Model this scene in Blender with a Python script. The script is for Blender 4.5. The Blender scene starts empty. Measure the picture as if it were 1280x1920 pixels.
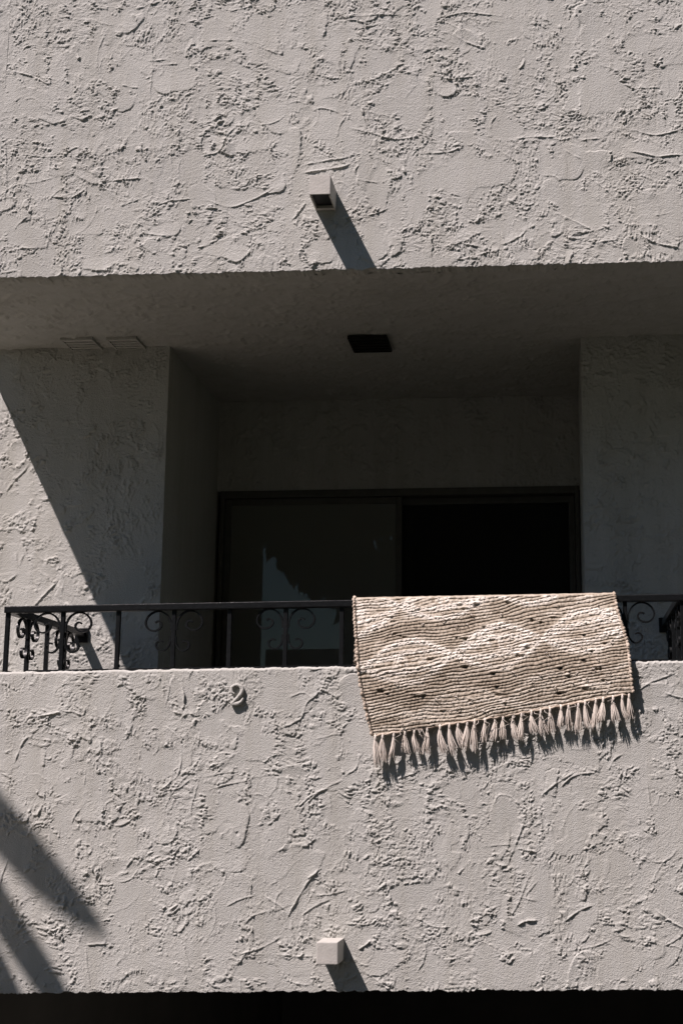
import bpy, math, random
import numpy as np
from mathutils import Vector, Matrix

# ------------------------------------------------------------------ camera, sky, sun, exposure
sc = bpy.context.scene
FPX, PPX, PPY = 2667.0, 936.0, 960.0            # 50 mm lens, cropped off-centre (photo is 1280x1920)
CAM = Vector((0.0, -5.5, 1.65))
_Y = Vector((1050 - PPX, -(1480 - PPY), -FPX)).normalized()
_Z = Vector((-106.0, 13678.0, -FPX)); _Z = (_Z - _Y * _Z.dot(_Y)).normalized()
_X = _Y.cross(_Z)
ROT = Matrix((_X, _Y, _Z))                       # rows: world axes seen in the camera
cam = bpy.data.cameras.new('camera'); camo = bpy.data.objects.new('camera', cam)
sc.collection.objects.link(camo); sc.camera = camo
camo.matrix_world = Matrix.Translation(CAM) @ ROT.to_4x4()
cam.lens = FPX / 1920 * 36; cam.sensor_width = 36; cam.sensor_fit = 'AUTO'
cam.shift_x = -(PPX - 640) / 1920; cam.shift_y = (PPY - 960) / 1920
cam.clip_start = 0.05; cam.clip_end = 2000

def ray(px, py):
    return ROT @ Vector((px - PPX, -(py - PPY), -FPX))
def onY(px, py, y=0.0):                          # measured photo point -> point of the vertical plane at depth y
    d = ray(px, py); return CAM + d * ((y - CAM.y) / d.y)
def onZ(px, py, z):
    d = ray(px, py); return CAM + d * ((z - CAM.z) / d.z)

WALL, DOORW = 0.96, 1.98                         # depth of the side walls and of the door wall behind the parapet face
# sun: the edge of the shade on the side wall gives its slope across the wall
a_, b_ = onY(0, 735, WALL), onY(235, 1255, WALL)
SLX = (b_.x - a_.x) / (a_.z - b_.z)
RZ = 2.15
SUN = Vector((SLX * RZ, 1.0, -RZ)).normalized()  # direction the light travels
elev = math.asin(-SUN.z); azim = math.atan2(-SUN.x, -SUN.y)
w = bpy.data.worlds.new('World'); sc.world = w; w.use_nodes = True
nt = w.node_tree; bg = nt.nodes['Background']
sky = nt.nodes.new('ShaderNodeTexSky'); sky.sky_type = 'NISHITA'; sky.sun_disc = False
sky.sun_elevation = elev; sky.sun_rotation = azim
sky.air_density = 1.0; sky.dust_density = 0.2; sky.ozone_density = 0.0
nt.links.new(sky.outputs[0], bg.inputs[0]); bg.inputs[1].default_value = 0.05
sl = bpy.data.lights.new('sun', 'SUN'); sl.energy = 5.0; sl.angle = math.radians(0.53); sl.color = (1.0, 0.87, 0.845)
so = bpy.data.objects.new('sun', sl); sc.collection.objects.link(so)
so.rotation_euler = SUN.to_track_quat('-Z', 'Y').to_euler(); so.location = (-6, -8, 12)
sc.view_settings.view_transform = 'Standard'; sc.view_settings.look = 'None'
sc.view_settings.exposure = 0.68; sc.view_settings.gamma = 1.0
sc.cycles.max_bounces = 8; sc.cycles.diffuse_bounces = 5

# ------------------------------------------------------------------ helpers
COL = sc.collection
def link(o, parent=None):
    COL.objects.link(o)
    if parent is not None: o.parent = parent
    return o
def tag(o, label=None, cat=None, group=None, kind=None):
    for k, v in (('label', label), ('category', cat), ('group', group), ('kind', kind)):
        if v: o[k] = v
    return o
def empty(name, loc=(0, 0, 0)):
    o = bpy.data.objects.new(name, None); o.location = loc; o.empty_display_size = 0.1
    return link(o)

class MB:
    def __init__(s): s.v = []; s.f = []
    def add(s, vs, fs):
        n = len(s.v); s.v += [tuple(p) for p in vs]; s.f += [tuple(i + n for i in f) for f in fs]; return s
    def box(s, x0, y0, z0, x1, y1, z1, bev=0.0):
        if bev <= 0:
            vs = [(x, y, z) for z in (z0, z1) for y in (y0, y1) for x in (x0, x1)]
            return s.add(vs, [(0, 2, 3, 1), (4, 5, 7, 6), (0, 1, 5, 4), (2, 6, 7, 3), (0, 4, 6, 2), (1, 3, 7, 5)])
        import bmesh
        bm = bmesh.new(); bmesh.ops.create_cube(bm, size=1)
        for q in bm.verts:
            q.co = Vector(((x0 + x1) / 2 + q.co.x * (x1 - x0), (y0 + y1) / 2 + q.co.y * (y1 - y0), (z0 + z1) / 2 + q.co.z * (z1 - z0)))
        bmesh.ops.bevel(bm, geom=list(bm.edges), offset=bev, segments=2, affect='EDGES', profile=0.6)
        bm.verts.index_update()
        s.add([q.co[:] for q in bm.verts], [[q.index for q in f.verts] for f in bm.faces]); bm.free(); return s
    def quad(s, a, b, c, d): return s.add([a, b, c, d], [(0, 1, 2, 3)])
    def tube(s, pts, rad, n=6, cap=True):
        pts = [Vector(p) for p in pts]; m = len(pts)
        rs = rad if hasattr(rad, '__len__') else [rad] * m
        vs = []; up = Vector((0.13, 0.97, 0.21))
        for i, p in enumerate(pts):
            t = (pts[min(i + 1, m - 1)] - pts[max(i - 1, 0)]).normalized()
            a = t.cross(up); a = a.normalized() if a.length > 1e-4 else t.orthogonal().normalized()
            b = t.cross(a)
            for k in range(n):
                q = 2 * math.pi * k / n
                vs.append(p + (a * math.cos(q) + b * math.sin(q)) * rs[i])
        fs = [(i * n + k, i * n + (k + 1) % n, (i + 1) * n + (k + 1) % n, (i + 1) * n + k) for i in range(m - 1) for k in range(n)]
        if cap: fs += [tuple(range(n))[::-1], tuple((m - 1) * n + k for k in range(n))]
        return s.add(vs, fs)
    def build(s, name, mat, parent=None, smooth=False):
        me = bpy.data.meshes.new(name); me.from_pydata(s.v, [], s.f); me.update()
        if smooth: me.shade_smooth()
        if mat: me.materials.append(mat)
        return link(bpy.data.objects.new(name, me), parent)

def catmull(pts, n=5):
    P = [Vector(p) for p in pts]; P = [P[0] * 2 - P[1]] + P + [P[-1] * 2 - P[-2]]
    out = []
    for i in range(1, len(P) - 2):
        for k in range(n):
            t = k / n; a, b, c, d = P[i - 1:i + 3]
            out.append(0.5 * ((2 * b) + (c - a) * t + (2 * a - 5 * b + 4 * c - d) * t * t + (3 * b - a - 3 * c + d) * t ** 3))
    out.append(P[-2]); return out

# materials -----------------------------------------------------------
def mat(name, col, rough=0.8, spec=0.3, metal=0.0):
    m = bpy.data.materials.new(name); m.use_nodes = True
    b = m.node_tree.nodes['Principled BSDF']
    b.inputs['Base Color'].default_value = (*col, 1); b.inputs['Roughness'].default_value = rough
    b.inputs['Specular IOR Level'].default_value = spec; b.inputs['Metallic'].default_value = metal
    return m
def noisy(name, c1, c2, scale, rough=0.85, spec=0.3, bumps=(), detail=6, c3=None, metal=0.0):
    """two-tone procedural colour; bumps = [(scale, distance, strength)]"""
    m = mat(name, c1, rough, spec, metal); N = m.node_tree.nodes; L = m.node_tree.links; b = N['Principled BSDF']
    tc = N.new('ShaderNodeTexCoord'); n = N.new('ShaderNodeTexNoise'); n.inputs['Scale'].default_value = scale
    n.inputs['Detail'].default_value = detail; L.new(tc.outputs['Object'], n.inputs['Vector'])
    r = N.new('ShaderNodeValToRGB'); r.color_ramp.elements[0].position = 0.3; r.color_ramp.elements[1].position = 0.7
    r.color_ramp.elements[0].color = (*c1, 1); r.color_ramp.elements[1].color = (*c2, 1)
    L.new(n.outputs['Fac'], r.inputs[0]); L.new(r.outputs[0], b.inputs['Base Color'])
    prev = None
    for s_, d_, st in bumps:
        q = N.new('ShaderNodeTexNoise'); q.inputs['Scale'].default_value = s_; q.inputs['Detail'].default_value = 3
        L.new(tc.outputs['Object'], q.inputs['Vector'])
        u = N.new('ShaderNodeBump'); u.inputs['Distance'].default_value = d_; u.inputs['Strength'].default_value = st
        L.new(q.outputs['Fac'], u.inputs['Height'])
        if prev: L.new(prev.outputs[0], u.inputs['Normal'])
        prev = u
    if prev: L.new(prev.outputs[0], b.inputs['Normal'])
    return m
STUC = ((0.425, 0.425, 0.402), (0.462, 0.462, 0.436))
M_stucco = noisy('stucco', *STUC, 2.2, 0.93, 0.15, [(260, 0.0035, 0.8), (95, 0.004, 0.3)])
M_stucco_b = noisy('stucco_plain', *STUC, 2.2, 0.93, 0.15, [(260, 0.0035, 0.5), (40, 0.012, 0.5)])
def _grime(m):
    N = m.node_tree.nodes; L = m.node_tree.links; b = N['Principled BSDF']; src = b.inputs['Base Color'].links[0].from_socket
    tc = N.new('ShaderNodeTexCoord'); mp = N.new('ShaderNodeMapping'); mp.inputs['Scale'].default_value = (7, 7, .7); L.new(tc.outputs['Object'], mp.inputs['Vector'])
    n = N.new('ShaderNodeTexNoise'); n.inputs['Scale'].default_value = 1.6; n.inputs['Detail'].default_value = 7; n.inputs['Roughness'].default_value = .65; L.new(mp.outputs[0], n.inputs['Vector'])
    r = N.new('ShaderNodeValToRGB'); r.color_ramp.elements[0].position = .30; r.color_ramp.elements[0].color = (.86, .85, .82, 1); r.color_ramp.elements[1].position = .56; r.color_ramp.elements[1].color = (1, 1, 1, 1)
    L.new(n.outputs['Fac'], r.inputs[0]); x = N.new('ShaderNodeMix'); x.data_type = 'RGBA'; x.blend_type = 'MULTIPLY'; x.inputs['Factor'].default_value = .8
    L.new(src, x.inputs['A']); L.new(r.outputs[0], x.inputs['B']); L.new(x.outputs['Result'], b.inputs['Base Color'])
_grime(M_stucco); _grime(M_stucco_b)
M_beam = noisy('painted_wood', (0.41, 0.398, 0.37), (0.47, 0.456, 0.425), 18, 0.7, 0.3, [(120, 0.002, 0.35), (30, 0.003, 0.3)])
M_iron = noisy('black_iron', (0.004, 0.005, 0.0055), (0.008, 0.009, 0.010), 60, 0.36, 0.28, [(180, 0.0012, 0.5), (45, .002, .4)])
M_bronze = noisy('dark_bronze', (0.08, 0.08, 0.068), (0.10, 0.098, 0.085), 20, 0.5, 0.3)
M_black = mat('black_plastic_and_shade', (0.006, 0.006, 0.006), 0.6, 0.3)  # black vent parts, and the painted shade in the spout
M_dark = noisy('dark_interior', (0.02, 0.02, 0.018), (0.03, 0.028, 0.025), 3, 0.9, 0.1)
M_floor = noisy('balcony_deck', (0.03, 0.026, 0.02), (0.045, 0.036, 0.028), 9, 0.85, 0.2, [(60, 0.003, 0.4)])
M_conc = noisy('planted_ground', (0.016, 0.02, 0.012), (0.028, 0.03, 0.018), 1.3, 0.9, 0.2, [(50, 0.004, 0.4)])
M_asph = noisy('asphalt', (0.035, 0.035, 0.035), (0.05, 0.049, 0.047), 2.0, 0.9, 0.2, [(80, 0.006, 0.6)])
M_gar = noisy('garage_concrete', (0.19, 0.185, 0.17), (0.25, 0.24, 0.22), 2.0, 0.9, 0.1)
M_tanwall = noisy('far_plaster', (0.22, 0.19, 0.15), (0.26, 0.22, 0.18), 1.0, 0.9, 0.2, [(25, 0.01, 0.3)])
M_roof = noisy('far_roof', (0.12, 0.08, 0.06), (0.18, 0.11, 0.08), 4, 0.85, 0.2)
M_bark = noisy('bark', (0.07, 0.055, 0.04), (0.13, 0.10, 0.075), 12, 0.9, 0.15, [(30, 0.02, 0.7)])
M_leaf = noisy('leaf', (0.035, 0.06, 0.02), (0.07, 0.10, 0.035), 3, 0.55, 0.4)
M_num = noisy('number_paint', (0.415, 0.41, 0.385), (0.455, 0.45, 0.42), 40, 0.85, 0.2, [(150, 0.003, 0.6), (60, .005, .6)])
M_glass = mat('window_glass', (0.012, 0.014, 0.013), 0.015, 0.5)
M_pane = bpy.data.materials.new('window_pane'); M_pane.use_nodes = True
def _glass():
    N = M_pane.node_tree.nodes; L = M_pane.node_tree.links; N.clear()
    o = N.new('ShaderNodeOutputMaterial'); mx = N.new('ShaderNodeMixShader'); fr = N.new('ShaderNodeFresnel'); fr.inputs[0].default_value = 1.42
    t = N.new('ShaderNodeBsdfTransparent'); t.inputs[0].default_value = (0.45, 0.5, 0.48, 1)
    g = N.new('ShaderNodeBsdfGlossy'); g.inputs['Roughness'].default_value = 0.004; g.inputs[0].default_value = (0.9, 1.0, 0.98, 1)
    L.new(fr.outputs[0], mx.inputs[0]); L.new(t.outputs[0], mx.inputs[1]); L.new(g.outputs[0], mx.inputs[2])
    du = N.new('ShaderNodeBsdfDiffuse'); du.inputs[0].default_value = (.5, .5, .45, 1); m2 = N.new('ShaderNodeMixShader'); m2.inputs[0].default_value = .32   # pale veil mixed in, lifting the pane's blacks like haze
    L.new(mx.outputs[0], m2.inputs[1]); L.new(du.outputs[0], m2.inputs[2]); L.new(m2.outputs[0], o.inputs[0])
_glass()
M_screen = bpy.data.materials.new('insect_screen'); M_screen.use_nodes = True
def _screen():
    N = M_screen.node_tree.nodes; L = M_screen.node_tree.links; b = N['Principled BSDF']
    b.inputs['Base Color'].default_value = (0.03, 0.031, 0.03, 1); b.inputs['Roughness'].default_value = 0.8
    b.inputs['Specular IOR Level'].default_value = 0.1; b.inputs['Alpha'].default_value = 0.6
_screen()

# numpy noise ---------------------------------------------------------
_T = {}
def vn(x, y, seed):
    if seed not in _T: _T[seed] = np.random.RandomState(seed).rand(256, 256).astype(np.float32)
    T = _T[seed]; xi = np.floor(x).astype(np.int64); yi = np.floor(y).astype(np.int64)
    fx = (x - xi).astype(np.float32); fy = (y - yi).astype(np.float32)
    fx = fx * fx * fx * (fx * (fx * 6 - 15) + 10); fy = fy * fy * fy * (fy * (fy * 6 - 15) + 10)
    x0, x1, y0, y1 = xi & 255, (xi + 1) & 255, yi & 255, (yi + 1) & 255
    return (T[y0, x0] * (1 - fx) + T[y0, x1] * fx) * (1 - fy) + (T[y1, x0] * (1 - fx) + T[y1, x1] * fx) * fy
def sst(a, b, x):
    t = np.clip((x - a) / (b - a), 0, 1); return t * t * (3 - 2 * t)

def stucco(X, Z, seed, density=150, patches=(), ridges=(), amp=1.0):
    """height of a hand-trowelled (skip-trowel) plaster coat at the points X, Z (metres): thin smears laid over one
    another like shingles, each rising to a torn lip, with fine crumbs where the trowel skipped"""
    R = np.random.RandomState(seed); s = seed * 17
    x0, x1, z0, z1 = X.min(), X.max(), Z.min(), Z.max()
    W1 = vn(X * 14, Z * 14, s + 1) - .5; W4 = vn(X * 14, Z * 14, s + 5) - .5
    W2 = vn(X * 55, Z * 55, s + 2) - .5; W3 = vn(X * 130, Z * 130, s + 3) - .5
    base = (vn(X * 4, Z * 4, s + 4) - .5) * 0.003 + W1 * 0.0012
    wx, wz = X + W1 * 0.03 + W2 * .004, Z + W4 * 0.03 + W3 * .003
    def torn(fx, fz, ang, k):
        c_, s_ = math.cos(ang), math.sin(ang); a = wx * c_ + wz * s_; b = -wx * s_ + wz * c_
        return vn(a * fx, b * fz, s + k) * .58 + vn(a * fx * 2.0, b * fz * 2.0, s + k + 1) * .42
    sel = vn(X * 5, Z * 5, s + 30) * .7 + vn(X * 12, Z * 12, s + 31) * .3
    nA = torn(105, 118, .3, 40); nB = torn(135, 62, .12, 44); nC = torn(62, 135, -.1, 48)
    kB, kC = sst(.60, .66, sel), 1 - sst(.34, .40, sel)
    n = nA * (1 - kB) * (1 - kC) + nB * kB + nC * kC
    n3 = vn(X * 210, Z * 210, s + 8)
    zone = sst(.30, .60, vn(X * 9, Z * 9, s + 9) * .55 + vn(X * 24, Z * 24, s + 10) * .45)
    thr = 0.635 - 0.155 * zone
    crumbs = sst(thr, thr + .08, n) * (0.0011 + 0.0046 * vn(X * 36, Z * 36, s + 11) ** 1.7) * (.4 + .6 * zone) + (n3 - .5) * 0.0011 * (.35 + .65 * zone)
    h = base.copy(); keep = np.ones_like(h) * .9
    area = (x1 - x0) * (z1 - z0)
    strokes = []
    for i in range(int(density * area)):
        a = .022 + .10 * R.uniform() ** 1.5; strokes.append((R.uniform(x0, x1), R.uniform(z0, z1), a, a * R.uniform(.25, .7), R.choice([0, math.pi / 2, R.uniform(0, math.pi)]) + R.normal(0, .3), 0))
    for p in patches: strokes.append((*p, 1))
    nr, nc = X.shape
    dx = (x1 - x0) / (nc - 1); dz = (z1 - z0) / (nr - 1)
    tearN = vn(X * 30, Z * 30, s + 20) * .6 + vn(X * 75, Z * 75, s + 21) * .4
    for (cx, cz, a, b, th, man) in strokes:
        r = a * 1.5 + .03
        c0, c1 = int((cx - r - x0) / dx), int((cx + r - x0) / dx) + 2
        r0, r1 = int((cz - r - z0) / dz) - 3, int((cz + r - z0) / dz) + 5
        c0, c1, r0, r1 = max(c0, 0), min(c1, nc), max(r0, 0), min(r1, nr)
        k = R.uniform(-3.5, 3.5); pw = R.uniform(1.2, 3.2); lift = R.uniform(-.0006, .0006); T = .0008 + .0060 * R.uniform() ** 2.0
        ang = (R.uniform(0, 2 * math.pi) if R.uniform() < .4 else math.radians(-65 + R.normal(0, 45)) - th); tear = R.uniform(.50, .9); strm = R.uniform(); ru = R.uniform(0, 50); kp = R.uniform(0, .8) ** 1.5; wamp = R.uniform(.5, 1.1); rag = R.uniform(.15, 1.2)
        if c1 - c0 < 4 or r1 - r0 < 4: continue
        S = (slice(r0, r1), slice(c0, c1)); x = X[S] - cx; z = Z[S] - cz
        p = x * math.cos(th) + z * math.sin(th); q = -x * math.sin(th) + z * math.cos(th); q = q + k * (p * p - a * a * .3)
        d = (np.abs(p / a) ** pw + np.abs(q / b) ** pw) ** (1 / pw)
        d = d + W1[S] * wamp + W4[S] * .3 + W2[S] * .30 * rag * min(1.3, .028 / b) + W3[S] * .13 * rag * min(1.2, .028 / b)
        up = np.clip(.5 + .5 * (p / a * math.cos(ang) + q / b * math.sin(ang)), 0, 1)      # 0 feathered side .. 1 lip
        m = 1 - sst(.965 - .6 * (1 - up) ** 1.3, 1.0, d)
        if not man: m = m * (1 - sst(tear - .03, tear + .02, tearN[S]))
        if m.sum() < 5: continue
        lvl = float((h[S] * m).sum() / m.sum()) + lift
        hp = lvl + (T if not man else T * .7) * (up ** 1.6 - .25)
        if strm < .30: hp = hp + (vn(q * 210 + ru, p * 9, s + 12) - .5) * .0008 * vn(p * 25, q * 25, s + 16)
        old = h[S]; hn = np.where(old > hp, hp + (old - hp) * .30, hp)
        h[S] = old * (1 - m) + hn * m
        kk = kp if not man else .06
        edge = np.exp(-((d - .98) / (.008 / b)) ** 2) * up
        keep[S] = np.clip(keep[S] * (1 - m) + kk * m + edge * .75 * (tearN[S] > .42), 0, 1.3)
    H = h + crumbs * keep
    extra = []
    for i in range(int(.30 * density * area)):
        cx, cz, L_, an, cv = R.uniform(x0, x1), R.uniform(z0, z1), R.uniform(.02, .09), R.choice([0., 1.57, R.uniform(0, 3.14)]) + R.normal(0, .4), R.normal(0, .35)
        extra.append(([(cx + L_ * t * math.cos(an) - cv * L_ * t * t * math.sin(an), cz + L_ * t * math.sin(an) + cv * L_ * t * t * math.cos(an)) for t in (-1, -.4, .3, 1)], (.0009 + .0030 * R.uniform() ** 2.2), .0042))
    for pts, am, wd in list(ridges) + extra:                       # long lips, as they run on the real wall
        P = np.array([(v.x, v.y) for v in catmull([(px_, pz_, 0) for px_, pz_ in pts], 6)])
        c0, c1 = int((P[:, 0].min() - .03 - x0) / dx), int((P[:, 0].max() + .03 - x0) / dx) + 2
        r0, r1 = int((P[:, 1].min() - .04 - z0) / dz) - 4, int((P[:, 1].max() + .04 - z0) / dz) + 6
        c0, c1, r0, r1 = max(c0, 0), min(c1, nc), max(r0, 0), min(r1, nr)
        if c1 - c0 < 3 or r1 - r0 < 3: continue
        S = (slice(r0, r1), slice(c0, c1)); x = X[S] + W2[S] * .0035 + W1[S] * .006; z = Z[S] + W4[S] * .008 + W3[S] * .002
        best = np.full(x.shape, 9.0); par = np.zeros(x.shape); sgn = np.ones(x.shape); tot = len(P) - 1
        for i in range(tot):
            ax, az = P[i]; bx, bz = P[i + 1] - P[i]; l2 = bx * bx + bz * bz + 1e-12
            t = np.clip(((x - ax) * bx + (z - az) * bz) / l2, 0, 1)
            dd = np.hypot(x - ax - t * bx, z - az - t * bz); b_ = dd < best
            best[b_] = dd[b_]; par[b_] = ((i + t) / tot)[b_]
            sgn[b_] = np.sign(x - ax - t * bx - .45 * (z - az - t * bz))[b_]   # + : the side away from the sun
        taper = np.clip(np.minimum(par, 1 - par) * 6, 0.15, 1)
        pass
        brk = .45 + .55 * sst(.25, .55, vn(par * (2 + .35 * len(P)), par * 0 + am * 900, s + 14) + W2[S] * .25)
        H[S] += am * .85 * taper * brk * np.where(sgn > 0, np.exp(-(best / (wd * .5)) ** 2), .55 * np.exp(-(best / (wd * .7)) ** 2) + .45 * np.exp(-best / .014))
    return H * amp

def grid_mesh(name, V, mat_, parent, smooth=True, attrs=None):
    """V: (rows, cols, 3)"""
    nr, nc = V.shape[:2]
    i = np.arange(nr * nc).reshape(nr, nc)
    F = np.stack([i[:-1, :-1], i[:-1, 1:], i[1:, 1:], i[1:, :-1]], -1).reshape(-1, 4)
    me = bpy.data.meshes.new(name); me.vertices.add(nr * nc); me.loops.add(F.size); me.polygons.add(len(F))
    me.vertices.foreach_set('co', V.astype(np.float32).ravel()); me.loops.foreach_set('vertex_index', F.astype(np.int32).ravel())
    me.polygons.foreach_set('loop_start', np.arange(0, F.size, 4, dtype=np.int32))
    me.update(calc_edges=True)
    for k, A in (attrs or {}).items():
        at = me.attributes.new(k, 'FLOAT', 'POINT'); at.data.foreach_set('value', A.astype(np.float32).ravel())
    if smooth: me.shade_smooth()
    me.materials.append(mat_)
    return link(bpy.data.objects.new(name, me), parent)

def wall_panel(name, parent, y, zb, zt, x0, x1, res, seed, patches=(), ridges=(), amp=1.0, density=70, bot=.06, top=.0, mat_=None):
    """plaster face of a vertical wall at depth y; zb / zt: (z at x0, z at x1) of its lower and upper edge"""
    nc = int((x1 - x0) / res) + 1; nr = int((max(zt) - min(zb)) / res) + 1
    u = np.linspace(0, 1, nc)[None, :]; v = np.linspace(0, 1, nr)[:, None]
    X = np.broadcast_to(x0 + u * (x1 - x0), (nr, nc)).copy()
    zlo = zb[0] + (zb[1] - zb[0]) * u; zhi = zt[0] + (zt[1] - zt[0]) * u
    Z = zlo + (zhi - zlo) * v
    H = stucco(X, Z, seed, density, patches, ridges, amp)
    cm = lambda P_: [((onY(p[0], p[1], y).x), onY(p[0], p[1], y).z) for p in P_]
    # ragged arrises: the coat thins and crumbles at the edge
    e = (vn(X[0:1] * 45, X[0:1] * 0, seed + 900) - .5) * .007 + (vn(X[0:1] * 120, X[0:1] * 0, seed + 901) - .5) * .006
    if bot > 0: Z[:3] += e * np.array([1, .7, .35])[:, None]
    e2 = (vn(X[0:1] * 30, X[0:1] * 0, seed + 902) - .5) * .005 + (vn(X[0:1] * 110, X[0:1] * 0, seed + 903) - .5) * .003
    V = np.stack([X, y - H, Z], -1)
    if top > 0:
        Z[-2:] += e2; V[..., 2] = Z
        V[-1, :, 1] += .004; V[-2, :, 1] += .0015
        T1 = V[-1:].copy(); T1[..., 1] += .012; T1[..., 2] += .004
        T2 = V[-1:].copy(); T2[..., 1] = y + top; T2[..., 2] += .006
        V = np.concatenate([V, T1, T2], 0)
    if bot > 0:
        B = V[:1].copy(); B[..., 1] = y + bot; V = np.concatenate([B, V], 0)
    return grid_mesh(name, V, mat_ or M_stucco, parent)

def pxR(L, y=0.0, wd=.0045):                     # traced lips: ([(px,py)...], height in mm)
    return [([(onY(a, b, y).x, onY(a, b, y).z) for a, b in P], am * .001, wd) for P, am in L]
def pxP(L, y=0.0):                               # traced smooth patches: (px, py, rx, ry, degrees)
    out = []
    for cx, cy, rx, ry, an in L:
        c = onY(cx, cy, y); k = (onY(cx + 1, cy, y) - c).length
        if ry > rx: rx, ry, an = ry, rx, an + 90
        out.append((c.x, c.z, rx * k, ry * k, math.radians(-an)))
    return out

# ------------------------------------------------------------------ building
house = empty('apartment_building', (0, 0, 0))
tag(house, 'pale grey hand-trowelled stucco apartment building with a recessed balcony', 'building')

XL, XR = onY(-40, 960).x, onY(1325, 960).x       # reach of the finely modelled plaster
ub = lambda px: 521.5 - 31.5 * px / 1280          # measured lower edge of the upper wall
lt = lambda px: 1262 - 22 * px / 1280             # top edge of the balcony wall
lb = lambda px: 1862.5 - 6.5 * px / 1280          # its lower edge
def zline(fn): a, b = onY(0, fn(0)), onY(1280, fn(1280)); k = (b.z - a.z) / (b.x - a.x); return lambda x: a.z + k * (x - a.x)
zUB, zLT, zLB = zline(ub), zline(lt), zline(lb)
ZS = lambda x: zUB(x) + .004
END = a_.x - SLX * (zUB(a_.x) - a_.z)             # left end of the slab, found from the shade it throws on the side wall
XFAR = 3.2

up_r = [([(25,290),(110,293),(140,277),(155,280)],4),([(20,132),(65,145),(92,158),(95,145)],6),([(390,78),(440,74)],4),([(480,85),(522,102),(528,95),(515,65)],5),
 ([(228,158),(262,166)],4),([(286,75),(285,130),(281,190)],3),([(280,380),(320,378),(365,372)],4),([(385,375),(435,388),(480,372),(520,350)],4.5),
 ([(450,230),(425,255),(410,285),(375,295)],5),([(265,437),(315,444)],5),([(205,340),(240,337),(270,335)],6),([(350,42),(400,30)],4),([(430,22),(475,10)],4),
 ([(225,387),(260,373)],5),([(185,145),(183,105),(200,60)],3),([(90,368),(130,370),(160,357)],6),([(22,472),(45,465),(70,464)],4),([(340,252),(400,225),(440,205)],2.5),
 ([(846,60),(870,78),(912,90)],5),([(790,287),(840,285),(865,275)],5),([(895,258),(930,280),(970,303)],3),([(1055,280),(1090,300)],4),([(1175,285),(1235,293),(1285,290)],6.5),
 ([(1185,245),(1230,255),(1285,240)],5),([(1112,338),(1130,352),(1150,368)],5),([(1178,430),(1230,455),(1285,470)],6),([(1040,398),(1075,415),(1115,435)],5),
 ([(815,130),(840,147),(900,142)],5),([(855,450),(875,460),(905,463)],5),([(860,487),(895,478),(935,468)],2.5),([(820,45),(840,30),(890,25),(940,30)],4.5),
 ([(662,415),(700,400),(730,390)],4),([(960,260),(1010,257),(1050,255)],4.5),([(1085,265),(1125,258)],4),([(1145,315),(1175,302)],5),([(650,240),(700,250),(740,262),(795,253)],4.5),
 ([(800,367),(830,372)],4),([(1015,330),(1040,332),(1055,345)],4),([(1190,165),(1235,163)],4),([(640,30),(700,28),(755,27)],4),([(565,325),(620,318),(660,305)],7),([(570,312),(600,305),(660,292)],5),
 ([(545,415),(560,400),(575,380)],5),([(585,207),(600,203),(640,212)],4),([(1225,405),(1255,400)],3),([(100,425),(90,455),(88,468)],3),([(10,250),(12,330),(8,390)],3)]
up_p = [(240,150,42,55,0),(60,205,35,30,0),(410,55,35,30,0),(490,55,35,50,-20),(340,315,45,38,0),(430,365,80,22,0),(530,205,45,35,0),(625,240,35,30,0),(755,190,60,50,10),(873,78,36,18,25),
 (935,55,40,35,0),(1130,165,45,70,0),(870,325,78,40,-5),(950,245,40,30,0),(1060,300,35,45,-30),(1075,385,75,32,30),(1235,400,60,38,10),(1115,310,30,25,0),(310,430,35,18,0),(430,470,45,20,0),
 (600,470,30,25,0),(810,490,60,18,0),(700,450,25,40,0),(1210,285,55,15,3),(1200,80,40,30,0),(40,440,40,25,30),(200,490,50,16,0),(1255,155,18,40,0),(720,115,40,25,0),(160,430,35,15,5)]
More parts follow.
